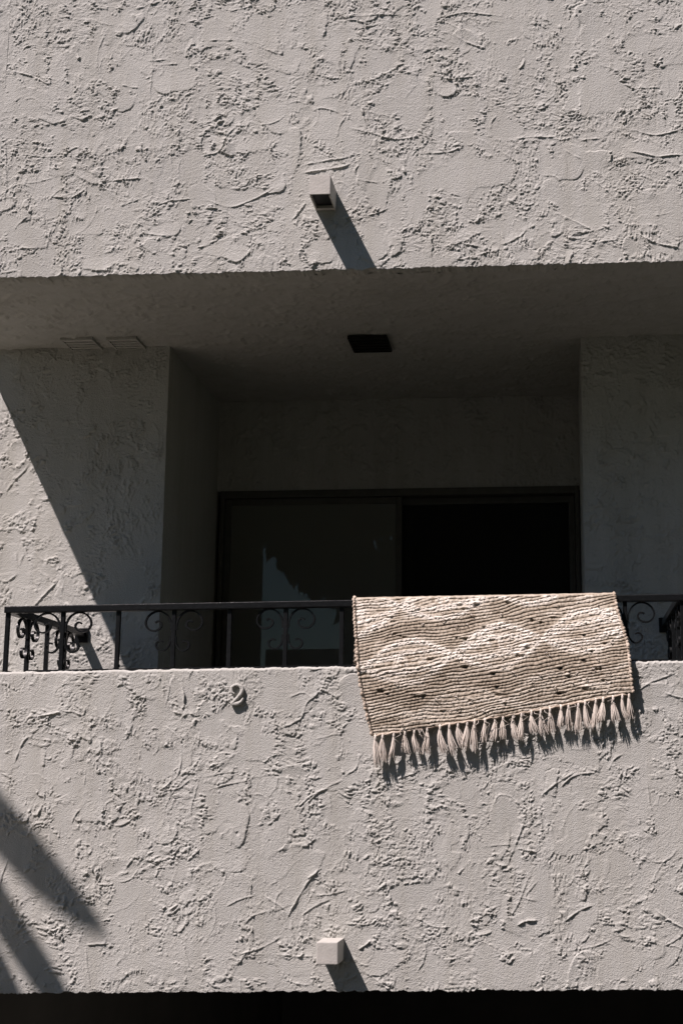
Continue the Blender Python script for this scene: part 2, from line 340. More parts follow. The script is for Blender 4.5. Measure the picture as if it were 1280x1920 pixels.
lo_r = [([(305,1275),(308,1310),(320,1333)],2.5),([(341,1286),(346,1300),(346,1318),(341,1337)],11),([(323,1334),(342,1339)],5),([(50,1343),(75,1342),(130,1334),(155,1340),(163,1325)],7.5),
 ([(57,1378),(40,1400),(27,1432)],5),([(175,1320),(195,1350),(215,1367)],5),([(187,1380),(191,1410),(178,1432)],5),([(340,1395),(338,1445),(320,1465),(290,1490)],4.5),([(158,1770),(210,1769)],5.5),
 ([(160,1772),(165,1810),(172,1855)],3),([(485,1672),(540,1708)],4),([(600,1628),(570,1665),(535,1725)],6),([(575,1650),(600,1630)],6),([(435,1792),(490,1777),(530,1755)],4.5),([(450,1745),(475,1718),(503,1708)],4),
 ([(525,1525),(515,1537),(500,1550)],5),([(445,1492),(490,1488),(508,1505)],2.5),([(385,1482),(430,1470),(480,1458)],4),([(565,1515),(600,1485),(645,1462)],4),([(505,1372),(560,1350),(575,1320),(600,1295)],4),
 ([(598,1291),(625,1301)],6),([(585,1384),(645,1377)],2.5),([(350,1615),(380,1590)],5),([(230,1635),(255,1605)],4),([(35,1515),(38,1535),(50,1540),(57,1525)],7),([(59,1522),(70,1527),(77,1515)],7),
 ([(0,1722),(30,1726),(58,1728)],4),([(420,1855),(450,1800),(470,1790),(505,1790)],2.5),([(520,1790),(590,1795)],3),([(345,1770),(352,1800),(355,1820)],3),([(340,1345),(352,1338),(365,1340)],6),
 ([(1012,1497),(1040,1470),(1078,1447)],5.5),([(1047,1477),(1075,1455),(1118,1446)],5),([(987,1530),(970,1575),(948,1627)],4),([(925,1492),(960,1496),(985,1522)],3),([(1055,1730),(1080,1710),(1112,1695)],6),
 ([(968,1736),(985,1727),(1012,1724)],9),([(1225,1703),(1250,1722),(1285,1742)],7),([(640,1732),(690,1733),(722,1717)],5),([(1212,1462),(1217,1500),(1222,1520)],4),([(955,1725),(972,1690),(992,1640)],3),
 ([(1060,1782),(1110,1775),(1148,1760)],3),([(1245,1772),(1262,1765),(1285,1748)],3),([(770,1710),(810,1735),(848,1738)],4),([(1088,1862),(1112,1850)],6),([(1141,1420),(1143,1400),(1140,1370)],3.5),
 ([(1172,1412),(1150,1425),(1138,1445)],4),([(1190,1305),(1210,1285),(1270,1258)],3.5),([(672,1780),(690,1770),(697,1758)],8),([(800,1440),(760,1455),(745,1462)],4),([(640,1460),(668,1440),(676,1410)],4),
 ([(1120,1345),(1145,1330),(1150,1310)],3),([(540,1310),(570,1300),(590,1312)],3),([(600,1748),(640,1735)],3),([(1010,1650),(985,1680),(1012,1690)],3)]
lo_p = [(205,1310,38,38,0),(70,1310,60,28,-10),(300,1430,42,36,0),(530,1310,55,34,0),(485,1395,36,30,0),(120,1540,42,38,0),(235,1585,32,40,0),(250,1695,52,46,0),(545,1630,62,44,-10),(200,1812,36,38,0),
 (280,1805,60,24,0),(495,1735,34,36,-20),(615,1400,42,50,0),(690,1380,25,45,0),(945,1540,36,46,0),(1070,1530,30,62,0),(1005,1690,32,60,25),(1095,1722,36,20,-30),(1250,1560,38,62,0),(770,1680,52,28,0),
 (1255,1685,38,42,0),(960,1815,85,38,0),(1060,1405,52,34,0),(1185,1410,40,28,0),(710,1800,55,30,0),(1225,1310,40,26,0),(345,1305,22,28,0),(470,1820,40,25,0),(560,1810,45,18,0),(660,1300,26,26,0),(1130,1620,50,30,0),
 (30,1600,30,40,0),(60,1790,40,40,0),(860,1480,40,24,0),(1180,1800,60,36,0),(400,1360,32,20,0),(740,1520,40,24,0)]

def hexa(x0, x1, y0, y1, zb, zt):                # box whose lower / upper edges follow functions of x
    m = MB(); m.add([(x, y, f(x)) for f in (zb, zt) for y in (y0, y1) for x in (x0, x1)],
                    [(0, 2, 3, 1), (4, 5, 7, 6), (0, 1, 5, 4), (2, 6, 7, 3), (0, 4, 6, 2), (1, 3, 7, 5)]); return m
off = lambda f, d: (lambda x: f(x) + d)
# ---- wall of the balcony above
XN = onY(1277, 40).x                              # its right end
wall_panel('upper_wall_face', house, 0.0, (zUB(XL), zUB(XN)), (zUB(XL) + 1.30, zUB(XN) + 1.30), XL, XN, .00265, 3, pxP(up_p), pxR(up_r), density=125)
hexa(END, XL + .004, .012, .18, off(zUB, .003), off(zUB, 1.298)).build('upper_wall_end', M_stucco_b, house)
wall_panel('upper_wall_face', house, 0.0, (zUB(END), zUB(XL)), (zUB(END) + 1.30, zUB(XL) + 1.30), END, XL, .005, 25, density=110)
hexa(XL + .004, XN - .002, .03, .18, off(zUB, .006), off(zUB, 1.298)).build('upper_wall_core', M_stucco_b, house)
# slab: soffit face + body
nx, ny = 400, 215
sx = np.linspace(END, .78, nx)[None, :].repeat(ny, 0); sy = np.linspace(.05, DOORW + .02, ny)[:, None].repeat(nx, 1)
sh = stucco(sx, sy, 11, 90) * 1.9
SZ = ZS(0) + (ZS(1) - ZS(0)) * sx
grid_mesh('soffit', np.stack([sx, sy, SZ - sh], -1)[::-1], M_stucco, house)
hexa(END, XFAR, .02, DOORW + .3, off(ZS, .03), off(ZS, .22)).build('floor_slab', M_stucco_b, house)
hexa(.78, XFAR, .05, DOORW + .3, ZS, off(ZS, .028)).build('soffit_end', M_stucco_b, house)
hexa(END, .78, .022, .052, off(ZS, .0005), off(ZS, .028)).build('soffit_lip', M_stucco_b, house)

# ---- side walls, returns and door wall (in the balcony's shade)
XA, XB = onY(309, 900, WALL).x, onY(1093, 900, WALL).x
wl_r = [([(55,870),(30,900),(10,925)],4),([(62,1030),(80,1050),(103,1055)],4),([(60,1142),(85,1115),(108,1090)],6),([(30,1032),(35,1060),(50,1030)],3.5),([(0,1085),(12,1092),(35,1075)],4.5),([(0,740),(20,770),(50,800)],4),
        ([(115,1115),(120,1090),(112,1070)],3),([(80,900),(105,898),(118,930)],3)]
wl_p = [(95,990,35,25,0),(30,1070,35,40,-30),(20,950,30,25,0),(140,1120,30,25,20),(30,850,25,25,0),(60,1180,40,35,0),(200,760,40,40,0),(230,1100,40,60,0)]
wall_panel('side_wall_face', house, WALL, (1.95, 1.95), (ZS(-2.86), ZS(XA)), -2.86, XA, .004, 21, pxP(wl_p, WALL), pxR(wl_r, WALL, .004), density=105, bot=0, amp=1.25)
wall_panel('side_wall_face', house, WALL, (1.6, 1.6), (ZS(XB), ZS(1.0)), XB, 1.0, .005, 22, density=105, bot=0, amp=1.6)
wall_panel('door_wall_face', house, DOORW, (onY(740, 916, DOORW).z, onY(740, 916, DOORW).z), (ZS(XA), ZS(XB)), XA - .02, XB + .02, .006, 23, density=100, bot=.0, amp=1.8)
MB().box(-9, WALL + .03, zLB(0) + .02, XA - .04, WALL + .25, 7.5).build('side_wall', M_stucco_b, house)
MB().box(XB + .04, WALL + .03, zLB(0) + .02, XFAR + 3, WALL + .25, 7.5).build('side_wall', M_stucco_b, house)
MB().box(-9, WALL + .006, zLB(0) + .02, -2.862, WALL + .028, 7.5).build('side_wall_face', M_stucco_b, house)
wall_panel('side_wall_face', house, WALL - .001, (zLB(0) + .05,) * 2, (5.2, 5.2), -4.6, -2.861, .011, 24, density=90, bot=0)
MB().box(-2.86, WALL + .002, zLB(0) + .02, XA, WALL + .03, 1.95).build('side_wall_face', M_stucco_b, house)
MB().box(1.0, WALL + .001, zLB(0) + .02, XFAR + 3, WALL + .028, 7.5).build('side_wall_face', M_stucco_b, house)
MB().box(XA - .04, WALL + .002, .8, XA, DOORW + .1, ZS(XA) + .01).build('return_wall', M_stucco_b, house)
MB().box(XB, WALL + .004, .8, XB + .04, DOORW + .1, ZS(XB) + .01).build('return_wall', M_stucco_b, house)
zdt = onY(740, 916, DOORW).z
MB().box(XA - .04, DOORW + .012, zdt, XB + .04, DOORW + .12, ZS(XA) + .02).build('door_wall', M_stucco_b, house)
MB().box(XA - .038, WALL + .03, ZS(0) + .23, XB + .038, WALL + .25, 7.5).build('upper_storey_wall', M_stucco_b, house)
MB().box(-2.862, WALL + .006, ZS(0) + .24, .999, WALL + .029, 7.5).build('upper_storey_face', M_stucco_b, house)
MB().box(-9, WALL - .3, 7.5, XFAR + 3, 12, 7.7).build('roof', M_roof, house)

# ---- balcony wall below
PT = .15
wall_panel('balcony_wall_face', house, 0.0, (zLB(XL), zLB(XR)), (zLT(XL), zLT(XR)), XL, XR, .00265, 5, pxP(lo_p), pxR(lo_r), density=125, top=PT)
hexa(XL - .25, XL + .003, .012, PT, off(zLB, .003), off(zLT, -.002)).build('balcony_wall_end', M_stucco_b, house)
wall_panel('balcony_wall_face', house, 0.0, (zLB(XL - .25), zLB(XL)), (zLT(XL - .25), zLT(XL)), XL - .25, XL, .005, 26, density=110, top=PT)
hexa(XR - .003, XFAR, .012, PT, off(zLB, .003), off(zLT, -.002)).build('balcony_wall_end', M_stucco_b, house)
wall_panel('balcony_wall_face', house, 0.0, (zLB(XR), zLB(1.9)), (zLT(XR), zLT(1.9)), XR, 1.9, .007, 27, density=110, top=PT)
hexa(1.9, XFAR, 0, .012, zLB, zLT).build('balcony_wall_end', M_stucco_b, house)
hexa(XL + .003, XR - .003, .03, PT - .003, off(zLB, .005), off(zLT, -.004)).build('balcony_wall_core', M_stucco_b, house)
MB().box(XL - .25, PT + .001, zLB(0) + .01, XFAR, DOORW + .3, zLB(0) + .24).build('balcony_floor', M_floor, house)
MB().box(XL - .25, PT + .001, zLB(0) + .24, XL - .10, WALL, zLT(XL)).build('balcony_wall_return', M_stucco_b, house)
# ---- garage under the balcony
zg = zLB(0) - .02
RL = -2.56; g = MB(); g.box(RL - .2, .31, -1.5, RL, 8, zg).box(4, .31, -1.5, 4.2, 8, zg).box(RL - .2, 8, -1.5, 4.2, 8.2, zg).box(RL - .2, 0.3, zg, 4.2, 8.2, zg + .02)
g.build('garage_wall', M_gar, house)
MB().box(RL - .2, .31, -1.7, 4.2, 8.2, -1.5).build('garage_floor', M_gar, house)
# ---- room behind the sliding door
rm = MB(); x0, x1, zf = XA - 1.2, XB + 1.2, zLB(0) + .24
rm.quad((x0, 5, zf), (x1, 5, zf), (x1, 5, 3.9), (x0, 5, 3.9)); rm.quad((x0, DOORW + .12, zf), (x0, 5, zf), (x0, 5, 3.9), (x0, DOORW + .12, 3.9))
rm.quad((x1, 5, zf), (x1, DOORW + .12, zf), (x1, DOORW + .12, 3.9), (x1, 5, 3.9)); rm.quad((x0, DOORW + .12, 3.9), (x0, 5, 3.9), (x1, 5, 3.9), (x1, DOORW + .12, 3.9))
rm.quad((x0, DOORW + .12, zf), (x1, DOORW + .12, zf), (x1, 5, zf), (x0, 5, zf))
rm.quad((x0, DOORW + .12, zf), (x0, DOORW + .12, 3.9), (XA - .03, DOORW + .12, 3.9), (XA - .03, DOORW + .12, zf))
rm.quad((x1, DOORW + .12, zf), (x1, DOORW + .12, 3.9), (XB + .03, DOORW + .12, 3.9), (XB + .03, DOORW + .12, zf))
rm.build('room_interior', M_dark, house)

# ---- sliding door
dz = zdt - .001; dl, dr = onY(412, 1000, DOORW).x, onY(1086, 1000, DOORW).x
dm = onY(742, 1000, DOORW).x
fr = MB()
for (xa, xb) in ((dl, dl + .022), (dr - .022, dr)): fr.box(xa, DOORW - .012, zf, xb, DOORW + .11, dz, .003)
fr.box(dl + .021, DOORW - .01, dz - .04, dr - .021, DOORW + .11, dz - .0005, .003)
door = fr.build('sliding_door', M_bronze, house); door['label'] = 'dark bronze sliding glass door at the back of the balcony'
def sash(xa, xb, y, pane_m, pn, wst=.032):
    m = MB(); zt_ = dz - .042
    m.box(xa, y, zf, xa + wst, y + .03, zt_, .003).box(xb - wst, y, zf, xb, y + .03, zt_, .003).box(xa + wst, y + .001, zt_ - .035, xb - wst, y + .029, zt_, .003).box(xa + wst, y + .001, zf, xb - wst, y + .029, zf + .06, .003)
    m.build('sash', M_bronze, door)
    MB().box(xa + wst, y + .012, zf + .06, xb - wst, y + .018, zt_ - .035).build(pn, pane_m, door)
sash(dl + .024, dm + .03, DOORW + .012, M_pane, 'pane')
sash(dm - .005, dr - .024, DOORW + .06, M_screen, 'insect_screen')
# curtain in soft vertical folds behind the glass
cu = np.linspace(dl + .02, dm + .08, 120)[None, :].repeat(2, 0); cz = np.array([[zf], [dz]]).repeat(120, 1)
cy = DOORW + .20 + .018 * np.sin(cu * 55 + 2 * np.sin(cu * 9)) + .01 * np.sin(cu * 23)
grid_mesh('inner_curtain', np.stack([cu, cy, cz], -1), noisy('curtain', (.30, .31, .27), (.36, .37, .32), 30, .95, .05), house)

# ---- beam ends through the wall
def beam(pl, pr, pt, pb, L, lab, seed):
    k = 1 - L / 5.5                                # front face stands L before the wall
    a, b = onY(pl, pt, -L), onY(pr, pb, -L)
    m = MB().box(a.x, -L, b.z, b.x, .05, a.z, .004)
    o = m.build('beam_end', M_beam, house); o['label'] = lab; return o
beam(592.8, 633.0, 1766.5, 1809, .15, 'square painted beam end near the foot of the balcony wall', 2)
a, b = onY(580.5, 328.5, -.16), onY(618.6, 363.5, -.16)
m = MB(); t = .006; X0, X1, Z0, Z1 = a.x, b.x, b.z, a.z    # hollow spout, open underneath
m.box(X0, -.16, Z0, X1, -.16 + t, Z1, .0015).box(X0, -.16 + t, Z0 - .004, X0 + t, .05, Z1 - .001, .001).box(X1 - t, -.16 + t, Z0 - .004, X1, .05, Z1 - .001, .001).box(X0 + t, -.16 + t, Z1 - t, X1 - t, .05, Z1 - .0005).box(X0 + t, -.022, Z0 - .002, X1 - t, .0, Z0 + .010)
sp = m.build('drain_spout', M_beam, house); sp['label'] = 'square painted drain spout, open underneath, on the upper wall'
MB().box(X0 + t + .001, -.16 + t + .001, Z0 + .012, X1 - t - .001, -.023, Z1 - t - .001).build('spout_shade_fill', M_black, sp)  # black block painted as the shade inside the spout

# ------------------------------------------------------------------ ground and street
gm = MB(); B = 300; RL = -2.56
gm.quad((-B, -B, 0), (B, -B, 0), (B, -2.6, 0), (-B, -2.6, 0)); gm.quad((-B, -2.6, 0), (RL, -2.6, 0), (RL, B, 0), (-B, B, 0)); gm.quad((4.2, -2.6, 0), (B, -2.6, 0), (B, B, 0), (4.2, B, 0))
gm.quad((RL, 12, 0), (4.2, 12, 0), (4.2, B, 0), (RL, B, 0))
tag(gm.build('ground', M_conc), kind='structure')
rp = MB(); rp.quad((RL, -2.6, 0), (4.2, -2.6, 0), (4.2, .31, -1.5), (RL, .31, -1.5)); rp.quad((RL, -2.6, 0), (RL, .31, -1.5), (RL, .31, 0), (RL, -2.6, 0)); rp.quad((4.2, -2.6, 0), (4.2, -2.6, 0), (4.2, .31, 0), (4.2, .31, -1.5))
tag(rp.build('driveway_ramp', M_asph), kind='structure')
tag(MB().box(-4.1, -1.5, -.1, RL - .02, WALL - .002, .78, .02).build('bounce_slab', noisy('bounce_paving', (.60, .53, .42), (.68, .60, .48), 2, .9, .2, [(40, .004, .4)])), kind='structure')  # added pale slab, out of view, bounces sunlight up onto the soffit
MBr = MB(); MBr.quad((-B, -17, .004), (B, -17, .004), (B, -8.5, .004), (-B, -8.5, .004)); tag(MBr.build('road', M_asph), kind='structure')

# ------------------------------------------------------------------ railing
YR = .07
def rz(px, py): return onY(px, py, YR)
rl, rr = rz(17, 1140).x, rz(1277, 1115).x
zr0, zr1 = rz(18, 1137.5).z, rz(1272, 1114).z
zRT = lambda x: zr0 + (zr1 - zr0) * (x - rl) / (rr - rl)
rail = empty('balcony_railing', (rl, YR, zLT(rl)))
tag(rail, 'black wrought iron railing with scrollwork on top of the balcony wall', 'railing')
def lp(m): m.v = [(x - rl, y - YR, z - zLT(rl)) for x, y, z in m.v]; return m
RH, RD, PW = .027, .036, .0165
tr = MB().box(rl - .012, YR - RD / 2, -RH, rr + .012, YR + RD / 2, 0, .0035); tr.v = [(x, y, z + zRT(x) + .0006 * math.sin(x * 23)) for x, y, z in tr.v]
lp(tr).build('top_rail', M_iron, rail)
lp(hexa(rl + .08, rr, YR - .014, YR + .014, off(zLT, .006), off(zLT, .0145))).build('bottom_rail', M_iron, rail)
K = 1 / 479.0
UPS = [(5.2, 38), (5.3, 30), (6.5, 22), (12, 11), (21, 3.6), (31, 1.2), (42, 4), (50.5, 11.5), (54.5, 21), (52.5, 30), (46, 36.5), (38, 38.5), (30, 36), (24.8, 31), (24, 25.5), (27.5, 21), (32, 20.3), (36, 22.8)]
LOS = [(5.2, 50), (5.4, 60), (8.5, 69), (14.5, 75.5), (20, 77), (26, 75.2), (30.5, 70.5), (31.6, 65.2), (29, 60.6), (24, 58.6), (18.5, 60.2)]
def strip(path, wdt=.0125, th=.0065):
    """flat iron bar bent along a 2-D path (u, v); returns points as (u, w, v)"""
    P = catmull([(a * K, -b * K, 0) for a, b in path], 4); m = MB(); vs = []
    for i, p in enumerate(P):
        t = (P[min(i + 1, len(P) - 1)] - P[max(i - 1, 0)]).normalized(); n = Vector((-t.y, t.x, 0)) * th / 2
        for q, wv in ((p - n, -wdt / 2), (p + n, -wdt / 2), (p + n, wdt / 2), (p - n, wdt / 2)): vs.append((q.x, wv, q.y))
    fs = [(i * 4 + k, i * 4 + (k + 1) % 4, i * 4 + 4 + (k + 1) % 4, i * 4 + 4 + k) for i in range(len(P) - 1) for k in range(4)]
    fs += [(3, 2, 1, 0), tuple(len(vs) - 4 + k for k in range(4))]
    return m.add(vs, fs)
S_UP, S_LO = strip(UPS), strip(LOS)
_sc = {}
def scroll_mesh(kind, side, along):
    k = (kind, side, along)
    if k not in _sc:
        src = (S_UP, S_LO)[kind]; vs = [(side * u, w_, v) if along == 'x' else (w_, side * u, v) for u, w_, v in src.v]
        me = bpy.data.meshes.new('scroll'); me.from_pydata(vs, [], [f if side > 0 else f[::-1] for f in src.f]); me.update(); me.materials.append(M_iron); _sc[k] = me
    return _sc[k]
def post(x, y, ztop, zbot, scroll, along='x', sk=1.0):
    lp(MB().box(x - PW / 2, y - PW / 2, zbot, x + PW / 2, y + PW / 2, ztop - RH + .004, .0015)).build('post', M_iron, rail)
    if scroll:
        for kind in (0, 1):
            for side in (-1, 1):
                o = link(bpy.data.objects.new('scroll', scroll_mesh(kind, side, along)), rail)
                o.location = (x - rl, y - YR, ztop - RH - zLT(rl)); o.rotation_euler = (0, random.uniform(-.02, .02), 0) if along == 'x' else (random.uniform(-.02, .02), 0, 0)
random.seed(4)
for i in range(13):
    x = rl + (rr - rl) * i / 12
    post(x, YR, zRT(x), zLT(x) + .001, i % 2 == 1)
for xe, sgn in ((rl, 1), (rr, -1)):                # the two ends that run back to the side walls
    lp(MB().box(xe - RD / 2, YR + RD / 2, zRT(xe) - RH, xe + RD / 2, WALL - .012, zRT(xe) - .0008)).build('top_rail', M_iron, rail)
    lp(MB().box(xe - .012, YR + .01, zLT(xe) + .006, xe + .012, WALL - .008, zLT(xe) + .0145)).build('bottom_rail', M_iron, rail)
    lp(MB().box(xe - .03, WALL - .012, zRT(xe) - .055, xe + .03, WALL - .002, zRT(xe) + .012, .002)).build('wall_plate', M_iron, rail)
    for i in range(1, 4):
        y = YR + (WALL - YR) * i / 4
        post(xe, y, zRT(xe), zLT(xe) - .3, i % 2 == 1, 'y')

# ------------------------------------------------------------------ house number
hn = onY(445, 1304)
def number_two():
    # stroke of the figure: (px, py, half width px) as it runs from the curl at the top to the foot
    S = [(440.5,1301,1.5),(437.0,1299,3),(435.3,1294,3.6),(436.5,1288.5,3.4),(441,1285.2,3.2),(447,1284.6,3.5),(452.5,1287.5,4.2),(455,1293,4.5),(453.8,1299,4.2),(450,1304.5,3.8),(445,1310,3.4),(439.5,1315.5,3.2),(436,1320,3.4),(440,1320.3,4.2),(446,1319.6,4.2),(452,1317,3.6),(456,1312,2.6),(457.5,1308.5,1.2)]
    P = catmull([(a, b, c * .84) for a, b, c in S], 4); m = MB(); vs = []
    k = (onY(446, 1300) - onY(445, 1300)).length
    for i, p in enumerate(P):
        t = (P[min(i + 1, len(P) - 1)] - P[max(i - 1, 0)]); t.z = 0; t.normalize(); n = Vector((-t.y, t.x, 0))
        for f, y in ((-1, -.004), (-.95, -.0135), (-.5, -.016), (.5, -.016), (.95, -.0135), (1, -.004)):
            q = onY(p.x + n.x * f * p.z, p.y + n.y * f * p.z); vs.append((q.x - hn.x, y, q.z - hn.z))
    fs = [(i * 6 + a, i * 6 + a + 1, i * 6 + 7 + a, i * 6 + 6 + a) for i in range(len(P) - 1) for a in range(5)]
    fs += [tuple(range(6)), tuple(len(vs) - 6 + a for a in range(6))[::-1]]
    o = m.add(vs, fs).build('house_number', M_num, None, True); o.location = hn
    return tag(o, 'raised figure 2 painted like the balcony wall below the railing', 'number')
number_two()

# ------------------------------------------------------------------ soffit vents
def vent(name, P4, lab, mats, slats, drop=.011):
    Q = [onZ(x, y, ZS(-1)) for x, y in P4]; c = sum(Q, Vector()) / 4
    x0, x1 = (Q[0].x + Q[3].x) / 2, (Q[1].x + Q[2].x) / 2; y0, y1 = (Q[0].y + Q[1].y) / 2, (Q[2].y + Q[3].y) / 2
    z = ZS((x0 + x1) / 2) - drop
    e = empty(name, (x0, y0, z)); tag(e, lab, 'vent')
    def bx(nm, a, b, c_, d, z0, z1, m): MB().box(a - x0, b - y0, z0, c_ - x0, d - y0, z1).build(nm, m, e)
    t = .007
    fm = MB()
    for r in ((x0, y0, x1, y0 + t), (x0, y1 - t, x1, y1), (x0, y0 + t, x0 + t, y1 - t), (x1 - t, y0 + t, x1, y1 - t)): fm.box(r[0] - x0, r[1] - y0, -.012, r[2] - x0, r[3] - y0, .004)
    fm.build('frame', mats[0], e)
    bx('back_plate', x0 + t, y0 + t, x1 - t, y1 - t, -.001, .003, mats[1])
    for i in range(slats):
        ya = y0 + t + (y1 - y0 - 2 * t) * (i + .25) / slats; yb = ya + (y1 - y0 - 2 * t) * .5 / slats
        bx('slat', x0 + t, ya, x1 - t, yb, -.009, -.003, mats[2])
    return e
vent('ceiling_vent', [(650, 627), (723, 625), (736, 652), (665, 653.5)], 'small black rectangular vent in the middle of the shaded balcony ceiling', (M_black, M_black, M_black), 5)
vent('soffit_vent', [(112, 631), (172, 629.5), (195, 649), (138, 651)], 'pale louvred vent in the ceiling, nearer the left edge of the photo', (M_stucco_b, M_stucco_b, M_stucco_b), 4, .0045)
vent('soffit_vent', [(198, 630), (255, 629), (276, 648), (220, 649)], 'pale louvred vent in the ceiling just right of the similar one', (M_stucco_b, M_stucco_b, M_stucco_b), 4, .0045)

# ------------------------------------------------------------------ rug
def poly_at(P, t):                               # P: [(x, y)] polyline sampled by t in 0..1 (even in y)
    P = np.array(P, float); yy = (P[:, 1] - P[0, 1]) / (P[-1, 1] - P[0, 1]); return np.interp(t, yy, P[:, 0]), np.interp(t, yy, P[:, 1])
RUG_L = [(660, 1120), (664.5, 1165), (671, 1215), (675.5, 1262), (683, 1300), (692, 1335), (703, 1378)]
RUG_R = [(1150, 1111.5), (1155, 1140), (1163, 1172), (1172, 1206), (1175, 1240), (1177.5, 1270), (1180, 1299)]
M_rug = bpy.data.materials.new('woven_cotton'); M_rug.use_nodes = True
def _rugm(m, tint):
    N = m.node_tree.nodes; L = m.node_tree.links; b = N['Principled BSDF']; b.inputs['Roughness'].default_value = .95; b.inputs['Specular IOR Level'].default_value = .1
    tc = N.new('ShaderNodeTexCoord'); n = N.new('ShaderNodeTexNoise'); n.inputs['Scale'].default_value = 140; n.inputs['Detail'].default_value = 4; L.new(tc.outputs['Object'], n.inputs['Vector'])
    n2 = N.new('ShaderNodeTexNoise'); n2.inputs['Scale'].default_value = 9; L.new(tc.outputs['Object'], n2.inputs['Vector'])
    at = N.new('ShaderNodeAttribute'); at.attribute_name = 'tint'
    r = N.new('ShaderNodeValToRGB'); el = r.color_ramp.elements
    el[0].position = 0; el[0].color = (.065, .054, .044, 1); el[1].position = 1; el[1].color = (.68, .64, .58, 1)
    e = el.new(.25); e.color = (.31, .262, .205, 1); e = el.new(.6); e.color = (.47, .42, .352, 1)
    ad = N.new('ShaderNodeMath'); ad.operation = 'MULTIPLY_ADD'; ad.inputs[1].default_value = .34; L.new(n.outputs['Fac'], ad.inputs[0])
    ad2 = N.new('ShaderNodeMath'); ad2.operation = 'ADD'; ad2.inputs[1].default_value = -.17
    L.new(at.outputs['Fac'], ad.inputs[2]); L.new(ad.outputs[0], ad2.inputs[0]); L.new(ad2.outputs[0], r.inputs[0]); L.new(r.outputs[0], b.inputs['Base Color'])
    u = N.new('ShaderNodeBump'); u.inputs['Distance'].default_value = .003; u.inputs['Strength'].default_value = .6
    q = N.new('ShaderNodeTexNoise'); q.inputs['Scale'].default_value = 420; L.new(tc.outputs['Object'], q.inputs['Vector']); L.new(q.outputs['Fac'], u.inputs['Height']); L.new(u.outputs[0], b.inputs['Normal'])
_rugm(M_rug, 0)
M_cord = noisy('cotton_cord', (.30, .24, .185), (.58, .50, .42), 45, .95, .1, [(500, .002, .6)])
M_tas = noisy('tassel_yarn', (.56, .505, .45), (.68, .625, .565), 40, .95, .1, [(700, .0015, .5)])
zpar = zLT(-.3)
def yprof(z, zt_):                               # rug hangs from the rail, leans out over the wall's arris, then hangs free of the plaster
    t = np.clip((zt_ - z) / (zt_ - zpar), 0, 1)
    y = .040 + (-.020 - .040) * (t ** .9)
    d = np.clip(zpar - z, 0, None)
    return y - .009 * (1 - np.exp(-d / .08)) + .0 * d
nr, nc = 350, 420
t_ = np.linspace(0, 1, nr); s_ = np.linspace(0, 1, nc)[None, :]
lx, ly = poly_at(RUG_L, t_); rx_, ry_ = poly_at(RUG_R, t_)
PXg = lx[:, None] * (1 - s_) + rx_[:, None] * s_; PYg = ly[:, None] * (1 - s_) + ry_[:, None] * s_
PYg += 2.0 * np.sin(s_ * math.pi) * (t_[:, None] * 1.0) - 2.2 * np.sin(s_ * 9) * t_[:, None] * .35
o0 = onY(900, 1200, -.01); ex = onY(901, 1200, -.01) - o0; ez = onY(900, 1201, -.01) - o0
Xg = o0.x + ex.x * (PXg - 900) + ez.x * (PYg - 1200); Zg = o0.z + ex.z * (PXg - 900) + ez.z * (PYg - 1200)
ztop = Zg[0:1]
Yg = yprof(Zg, ztop) + .016 * (vn(Xg * 5, Zg * 4, 501) - .5) * np.clip((ztop - Zg) / .1, 0, 1)
# weave coordinates: W runs up from the lower edge, U along the cords
pL, pR = np.array([703., 1378.]), np.array([1180., 1299.]); ax = (pR - pL) / np.linalg.norm(pR - pL); nn = np.array([ax[1], -ax[0]])
U = (PXg - pL[0]) * ax[0] + (PYg - pL[1]) * ax[1]; Wv = (PXg - pL[0]) * nn[0] + (PYg - pL[1]) * nn[1]
Wv = Wv - (Wv / 300.) * U * .02
Wm = Wv + (vn(U * .012, Wv * .03, 502) - .5) * 10 + (vn(U * .05, Wv * .07, 503) - .5) * 2.6 + (vn(U * .16, Wv * .2, 504) - .5) * .7
PITCH = 6.1
ph = Wm / PITCH; ci = np.floor(ph); fr_ = ph - ci
rnd = lambda a, k: vn(a * 7.31 + .5, a * 0 + k + .5, 505)
rib = np.sqrt(np.clip(1 - (2 * fr_ - 1) ** 2, 0, 1))
cordh = .75 + .5 * rnd(ci, 3)
bead = np.abs(np.sin(U * (math.pi / 7.4) + ci * 1.9 + rnd(ci, 9) * 6 + (vn(U * .05, ci, 506) - .5) * 5))
# cream figure: two interlaced waves making a chain of lenses, twice up the rug
def wave(c, A, L_, sg, o): return np.exp(-((Wv - (c + sg * A * np.sin((U - o) * math.pi / L_))) / 6.6) ** 2)
fig = np.zeros_like(U)
for c, A, o in ((124, 38, 169), (232, 38, 84), (22, 36, 84)):
    for sg in (-1, 1): fig = np.maximum(fig, np.maximum(wave(c, A, 170, sg, o), .85 * wave(c, A * .48, 170, sg, o)))
eye = np.zeros_like(U)
for k in range(-2, 4):
    for c, o in ((124, 169), (232, 84), (22, 84)):
        eye = np.maximum(eye, np.exp(-(((U - (o + 85 + 170 * k)) / 44) ** 2 + ((Wv - c) / 17) ** 2) ** 2))
patch = vn(U * .03, Wv * .06, 507)
loop = np.clip(fig * .95 + eye * .45 * (vn(U * .15, Wv * .2, 508) > .38) + sst(.55, .75, patch) * .4, 0, 1)
lowz = 1 - sst(60, 125, Wv)
loop *= (1 - .5 * lowz)
lv = vn(U * .30, Wv * .42, 509) * .6 + vn(U * .62, Wv * .75, 510) * .4
Hr = (rib * .0046 * cordh * (.86 + .2 * bead)) * (1 - .25 * loop) + loop * (.0010 + .0036 * sst(.35, .75, lv)) + (vn(U * .30, Wv * .22, 511) - .5) * .0030
